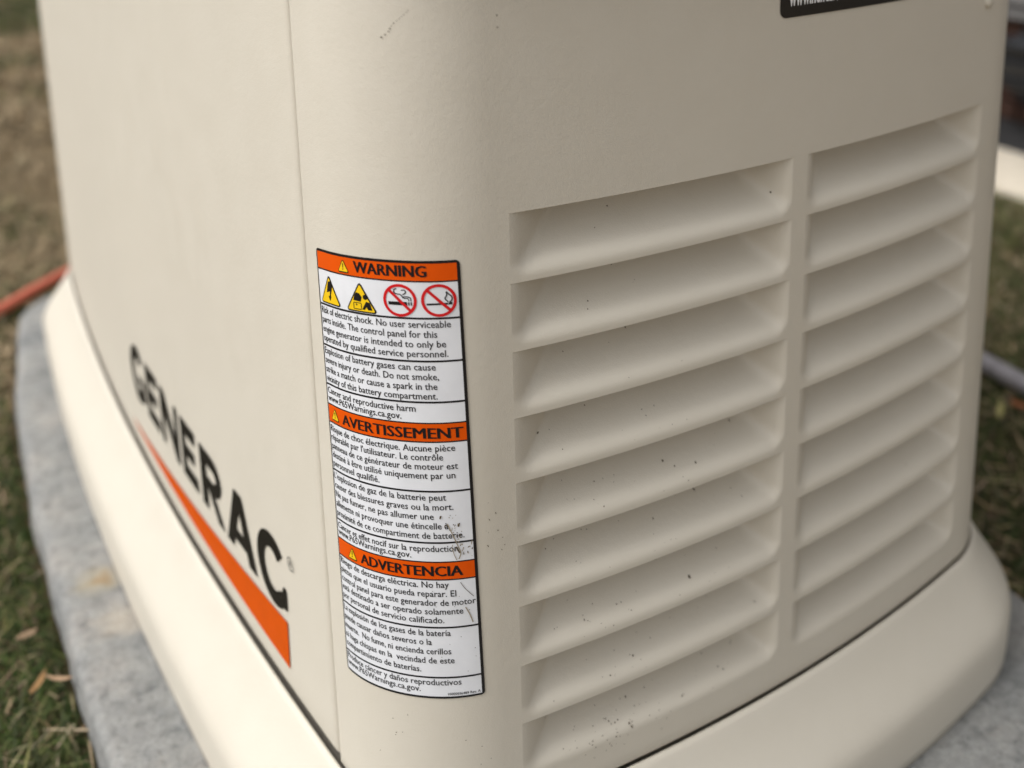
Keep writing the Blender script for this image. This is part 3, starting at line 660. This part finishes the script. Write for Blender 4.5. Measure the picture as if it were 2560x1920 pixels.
for a, z in (SP0, SP1): blob(mb, on_side, a, z, .0004, .0006, .0004)
for _ in range(12): blob(mb, on_side, rng.uniform(.118, .132), rng.uniform(.225, .270), .0003, .0010 * rng.random(), .0004, .3)
for _ in range(14): blob(mb, on_side, rng.uniform(.03, .125), rng.uniform(.02, .10), .0004, .0004, .0004)
o = mb.build('scuff_marks', M_SMEAR2, endp, smooth=False); o['kind'] = 'stuff'

# ------------------------------------------------------------------ conduits
mb = MB(); pz = GZ + .022
tube(mb, spline([(-1.10, .86, -.154), (-.70, 1.05, -.152), (-.30, 1.370, -.152), (-.088, 1.550, -.152), (.008, 1.635, -.152), (.18, 1.76, -.154), (.42, 1.86, -.17), (.70, 1.90, -.22)], 40), .0105)
tag(mb.build('conduit', M_OPIPE), 'orange plastic pipe lying on the dry grass behind the generator', 'pipe')
mb = MB(); tube(mb, spline([(1.22, 1.10, GZ + .006), (1.195, .70, GZ + .016), (1.178, .414, GZ + .018), (1.172, .328, GZ + .018), (1.165, .05, GZ + .016), (1.20, -.5, GZ + .004)], 30), .0155)
tag(mb.build('conduit', M_GPIPE), 'grey plastic pipe lying in the grass beside the generator', 'pipe')

# ------------------------------------------------------------------ house wall and tub behind on the right
hw_ = empty('house_wall', (2.43, 1.2, GZ)); tag(hw_, 'house wall of brown brick below taupe siding behind the generator', 'house wall')
mb = MB(); box(mb, 2.46, 2.66, -1.8, 4.2, GZ - .1, 2.9); mb.build('backing', M_MORTAR, hw_, smooth=False)
bl, bh = .225, .072; brick_me = None; kk = 0
for r_ in range(5):
    for c_ in range(14):
        y0 = -.35 + c_ * (bl + .011) + (r_ % 2) * (bl + .011) / 2
        mb = MB(); z0 = GZ + .006 + r_ * .0595
        if brick_me is None:
            box(mb, 2.434, 2.475, y0, y0 + bl, z0, z0 + .0515, b=.003); b0 = mb.build('brick', M_BROWN, hw_, smooth=False); brick_me = (b0, y0, z0)
        else:
            b1 = brick_me[0].copy(); COL.objects.link(b1); b1.parent = hw_; b1.location = (rng.normal() * .0012, (y0 - brick_me[1]) * S, (z0 - brick_me[2]) * S)
zs = .137; pitch = .125
mb = MB(); box(mb, 2.40, 2.47, -1.8, 4.2, zs, zs + .009, b=.002); box(mb, 2.412, 2.47, -1.8, 4.2, zs + .0095, zs + .021, b=.002); mb.build('starter_trim', M_SIDING, hw_, smooth=False)
zs += .039
b0 = None
for k in range(22):
    if b0 is None:
        mb = MB(); v = []
        for y in (-1.8, 4.2): v += [(2.475, y, zs), (2.414, y, zs), (2.414, y, zs + .004), (2.432, y, zs + pitch), (2.475, y, zs + pitch)]
        mb.add(v, [(0, 1, 2, 3, 4)[::-1], (5, 6, 7, 8, 9)] + [(i, (i + 1) % 5, 5 + (i + 1) % 5, 5 + i) for i in range(5)]); b0 = mb.build('siding_board', M_SIDING, hw_, smooth=False)
    else:
        b1 = b0.copy(); COL.objects.link(b1); b1.parent = hw_; b1.location = (0, 0, k * pitch * S)

# ridged black plastic tub
tb = empty('storage_tub', (2.25, .98, GZ)); tag(tb, 'black ridged plastic tub with lid standing against the brown brick wall', 'storage tub')
def tub_ring(x0, x1, y0, y1, z, r): 
    o_ = outline_round([(x0, y0), (x1, y0), (x1, y1), (x0, y1)], r, 6); return np.column_stack([o_, np.full(len(o_), z)])
def loft(name, rings, m, parent):
    K = len(rings[0]); f = [(r * K + i, r * K + (i + 1) % K, (r + 1) * K + (i + 1) % K, (r + 1) * K + i) for r in range(len(rings) - 1) for i in range(K)]
    f += [tuple(range(K))[::-1], tuple((len(rings) - 1) * K + i for i in range(K))]
    return mk(name, np.concatenate(rings), f, m, parent, sharp=35)

tx0, tx1, ty0, ty1, tz = 2.245, 2.405, .62, 1.29, GZ + .006
rg = [tub_ring(tx0 + .05, tx1 - .03, ty0 + .20, ty1 - .22, tz, .03), tub_ring(tx0 + .035, tx1 - .02, ty0 + .14, ty1 - .155, -.085, .03), tub_ring(tx0 + .014, tx1, ty0 + .06, ty1 - .08, -.030, .03),
      tub_ring(tx0 + .006, tx1, ty0 + .012, ty1 - .03, .0, .03), tub_ring(tx0, tx1, ty0, ty1, .085, .03)]
loft('tub', rg, M_TUB, tb)
for z, e in ((.006, .005), (.055, .008)):
    loft('rib', [tub_ring(tx0 - e, tx1 + .003, ty0 - e, ty1 + e, z - .004, .03), tub_ring(tx0 - e - .003, tx1 + .004, ty0 - e - .003, ty1 + e + .003, z, .03), tub_ring(tx0 - e, tx1 + .003, ty0 - e, ty1 + e, z + .003, .03)], M_TUB, tb)
loft('lid', [tub_ring(tx0 - .008, tx1 + .004, ty0 - .008, ty1 + .008, .088, .03), tub_ring(tx0 - .012, tx1 + .006, ty0 - .012, ty1 + .012, .094, .03), tub_ring(tx0 - .012, tx1 + .006, ty0 - .012, ty1 - .045, .102, .03),
     tub_ring(tx0 - .006, tx1 + .004, ty0 - .004, ty1 - .060, .108, .03), tub_ring(tx0 + .020, tx1 - .010, ty0 + .03, ty1 - .11, .138, .02), tub_ring(tx0 + .030, tx1 - .02, ty0 + .04, ty1 - .12, .140, .02)], M_TUB, tb)

# ------------------------------------------------------------------ lawn: matted grass, green and straw coloured
PADX = np.array([-.143, -.146, -.141, -.132, -.121, -.099, -.062]), np.array([-.3, .55, .78, .95, 1.10, 1.28, 1.52])
def in_pad(x, y): return (x > np.interp(y, PADX[1], PADX[0])) & (x < .750) & (y > -.31) & (y < 1.53)
def grass(name, n_, box_, palette, probs, length, width, lean, dens=None, zoff=0.0):
    x = rng.uniform(box_[0], box_[1], n_); y = rng.uniform(box_[2], box_[3], n_)
    keep = ~in_pad(x, y) & (x < 1.90)
    if dens is not None: keep &= rng.random(n_) < dens(x, y)
    x, y = x[keep], y[keep]; n_ = len(x)
    z = ground_h(x, y) + zoff
    ln = rng.uniform(*length, n_); wd = rng.uniform(*width, n_); az = rng.uniform(0, 2 * np.pi, n_); le = np.clip(rng.normal(lean[0], lean[1], n_), .02, 1.50)
    cu = rng.normal(.35, .3, n_); d = np.stack([np.cos(az), np.sin(az), 0 * az], -1); sd = np.stack([-np.sin(az), np.cos(az), 0 * az], -1)
    base = np.stack([x, y, z], -1); V = np.zeros((n_, 7, 3))
    for k, (t, wv) in enumerate(((0, 1.), (.4, .9), (.75, .62))):
        an = le + cu * t; p = base + d * (ln * t * np.sin(an))[:, None]; p[:, 2] += np.maximum(ln * t * np.cos(an), .002)
        V[:, 2 * k] = p - sd * (wd * wv / 2)[:, None]; V[:, 2 * k + 1] = p + sd * (wd * wv / 2)[:, None]
    an = le + cu; p = base + d * (ln * np.sin(an))[:, None]; p[:, 2] += np.maximum(ln * np.cos(an), .002); V[:, 6] = p
    # keep tips out of the pad
    hit = in_pad(V[:, 6, 0] + .006, V[:, 6, 1]) & (V[:, 6, 2] < PADTOP + .02); V = V[~hit]; n_ = len(V)
    pal = np.array(palette); ci = rng.choice(len(pal), n_, p=np.array(probs) / sum(probs)); col = pal[ci] * rng.lognormal(0, .22, (n_, 1)) * rng.lognormal(0, .06, (n_, 3))
    # drifts of dead growth; unseen front strip turned drier for warm bounce
    px_, py_ = V[:, 0, 0], V[:, 0, 1]; dr = .5 + .5 * np.sin(5.1 * px_ + 3.3 * py_ + 1.7 * np.sin(3.7 * py_ - 2 * px_)) * np.cos(4.3 * py_ - 2.2 * px_)
    dry = np.clip((dr - .35) * 1.6 + np.clip(py_ - 1.2, 0, .8) + .6 * (py_ < -.25), 0, 1) * DRYMIX(px_, py_); sw = rng.random(n_) < dry; col[sw] = np.array([(.36, .265, .15), (.28, .215, .13), (.42, .32, .20), (.15, .11, .06)])[rng.integers(0, 4, sw.sum())] * rng.lognormal(0, .2, (sw.sum(), 1))
    o_ = np.arange(n_)[:, None] * 7
    quads = np.concatenate([o_ + [0, 1, 3, 2], o_ + [2, 3, 5, 4]]); tris = o_ + [4, 5, 6]
    me = bpy.data.meshes.new(name); Vs = V.reshape(-1, 3) * S
    nl = quads.size + tris.size; me.vertices.add(len(Vs)); me.vertices.foreach_set('co', Vs.ravel()); me.loops.add(nl); me.loops.foreach_set('vertex_index', np.concatenate([quads.ravel(), tris.ravel()]).astype(np.int32))
    npoly = len(quads) + len(tris); me.polygons.add(npoly); st = np.concatenate([np.arange(len(quads)) * 4, quads.size + np.arange(len(tris)) * 3]); me.polygons.foreach_set('loop_start', st.astype(np.int32))
    me.update(calc_edges=True); me.validate()
    at = me.color_attributes.new('tint', 'FLOAT_COLOR', 'POINT'); cc = np.ones((n_ * 7, 4)); cc[:, :3] = np.repeat(np.clip(col, .004, .6), 7, 0); at.data.foreach_set('color', cc.ravel())
    me.materials.append(M_BLADE); o = bpy.data.objects.new(name, me); COL.objects.link(o); o['kind'] = 'stuff'; return o
DRYMIX = lambda x, y: np.clip(.26 + .74 * np.clip((y - .85) / .8, 0, 1), 0, 1) * np.where(y > 4.2, .15, 1) + .6 * (y < -.25)  # extra straw share on the unseen front strip, added as warm bounce
GREEN = [(.036, .058, .013), (.066, .083, .023), (.055, .066, .027), (.100, .102, .034), (.24, .19, .105), (.14, .105, .06)]
grass('grass', 150000, (-.70, 1.90, -.6, 2.6), GREEN, [4.5, 4, 3, 2, 1.4, 1.4], (.016, .046), (.0016, .0034), (1.0, .38))
grass('grass', 16000, (-.40, -.13, .20, 1.30), GREEN, [5, 4, 4, 2, 1.0, 1.2], (.012, .036), (.0014, .0028), (.9, .40))
grass('grass', 60000, (-1.2, 1.90, 2.6, 7.0), GREEN, [3, 4, 3, 3, 2.2, 2.0], (.03, .07), (.004, .009), (1.0, .35))
grass('dry_grass', 24000, (-.75, 1.90, -.7, 3.2), [(.36, .27, .155), (.28, .225, .14), (.42, .33, .21), (.18, .13, .075)], [3, 3, 1.5, 2.5], (.015, .050), (.0014, .0030), (1.36, .16), zoff=.010, dens=lambda x, y: np.where((y < .95) & (x < 0), .42, 1.0))

# a few curled dead leaves that stand out of the turf
def leaf(label, x, y, az, ln, wd, col, lift=.02, curl=.5):
    m = mat('dead leaf', col, .8, .2); nu, nv = 7, 5; V = []
    for i in range(nu):
        t = i / (nu - 1)
        for j in range(nv):
            w = (j / (nv - 1) - .5) * wd * (math.sin(math.pi * min(1, .08 + t * .92)) ** .7); u = (t - .5) * ln
            zz = lift + curl * wd * (2 * abs(j / (nv - 1) - .5)) ** 2 * .6 + .25 * ln * (t - .5) ** 2 * 2 + .1 * wd * math.sin(5 * t)
            V.append((x + u * math.cos(az) - w * math.sin(az), y + u * math.sin(az) + w * math.cos(az), GZ + zz))
    o = mk('dead_leaf', V, grid_faces(nu, nv), m); so_ = o.modifiers.new('thickness', 'SOLIDIFY'); so_.thickness = .0006
    return tag(o, label, 'leaf', 'dead leaves in the grass')
LX = [(-.178, .515), (-.160, .512), (1.066, .293), (1.105, .290), (-.176, .608)]
leaf('tan curled dead leaf in the grass beside the pad, largest at the lower left', LX[0][0], LX[0][1], 1.0, .030, .006, (.40, .25, .12), .030, .8)
leaf('pinkish tan dead leaf touching the left side of the concrete pad', LX[1][0], LX[1][1], 2.4, .028, .005, (.36, .24, .15), .030, .4)
leaf('pale yellow curled stalk of dead leaf below the grey pipe', LX[2][0], LX[2][1], .6, .055, .009, (.42, .38, .16), .022, .7)
leaf('orange brown dead leaf right beside the grey pipe', LX[3][0], LX[3][1], 1.4, .030, .014, (.30, .11, .05), .020, .5)
leaf('broad light brown dead leaf in the grass left of the pad', LX[4][0], LX[4][1], .3, .022, .010, (.27, .19, .12), .024, .4)
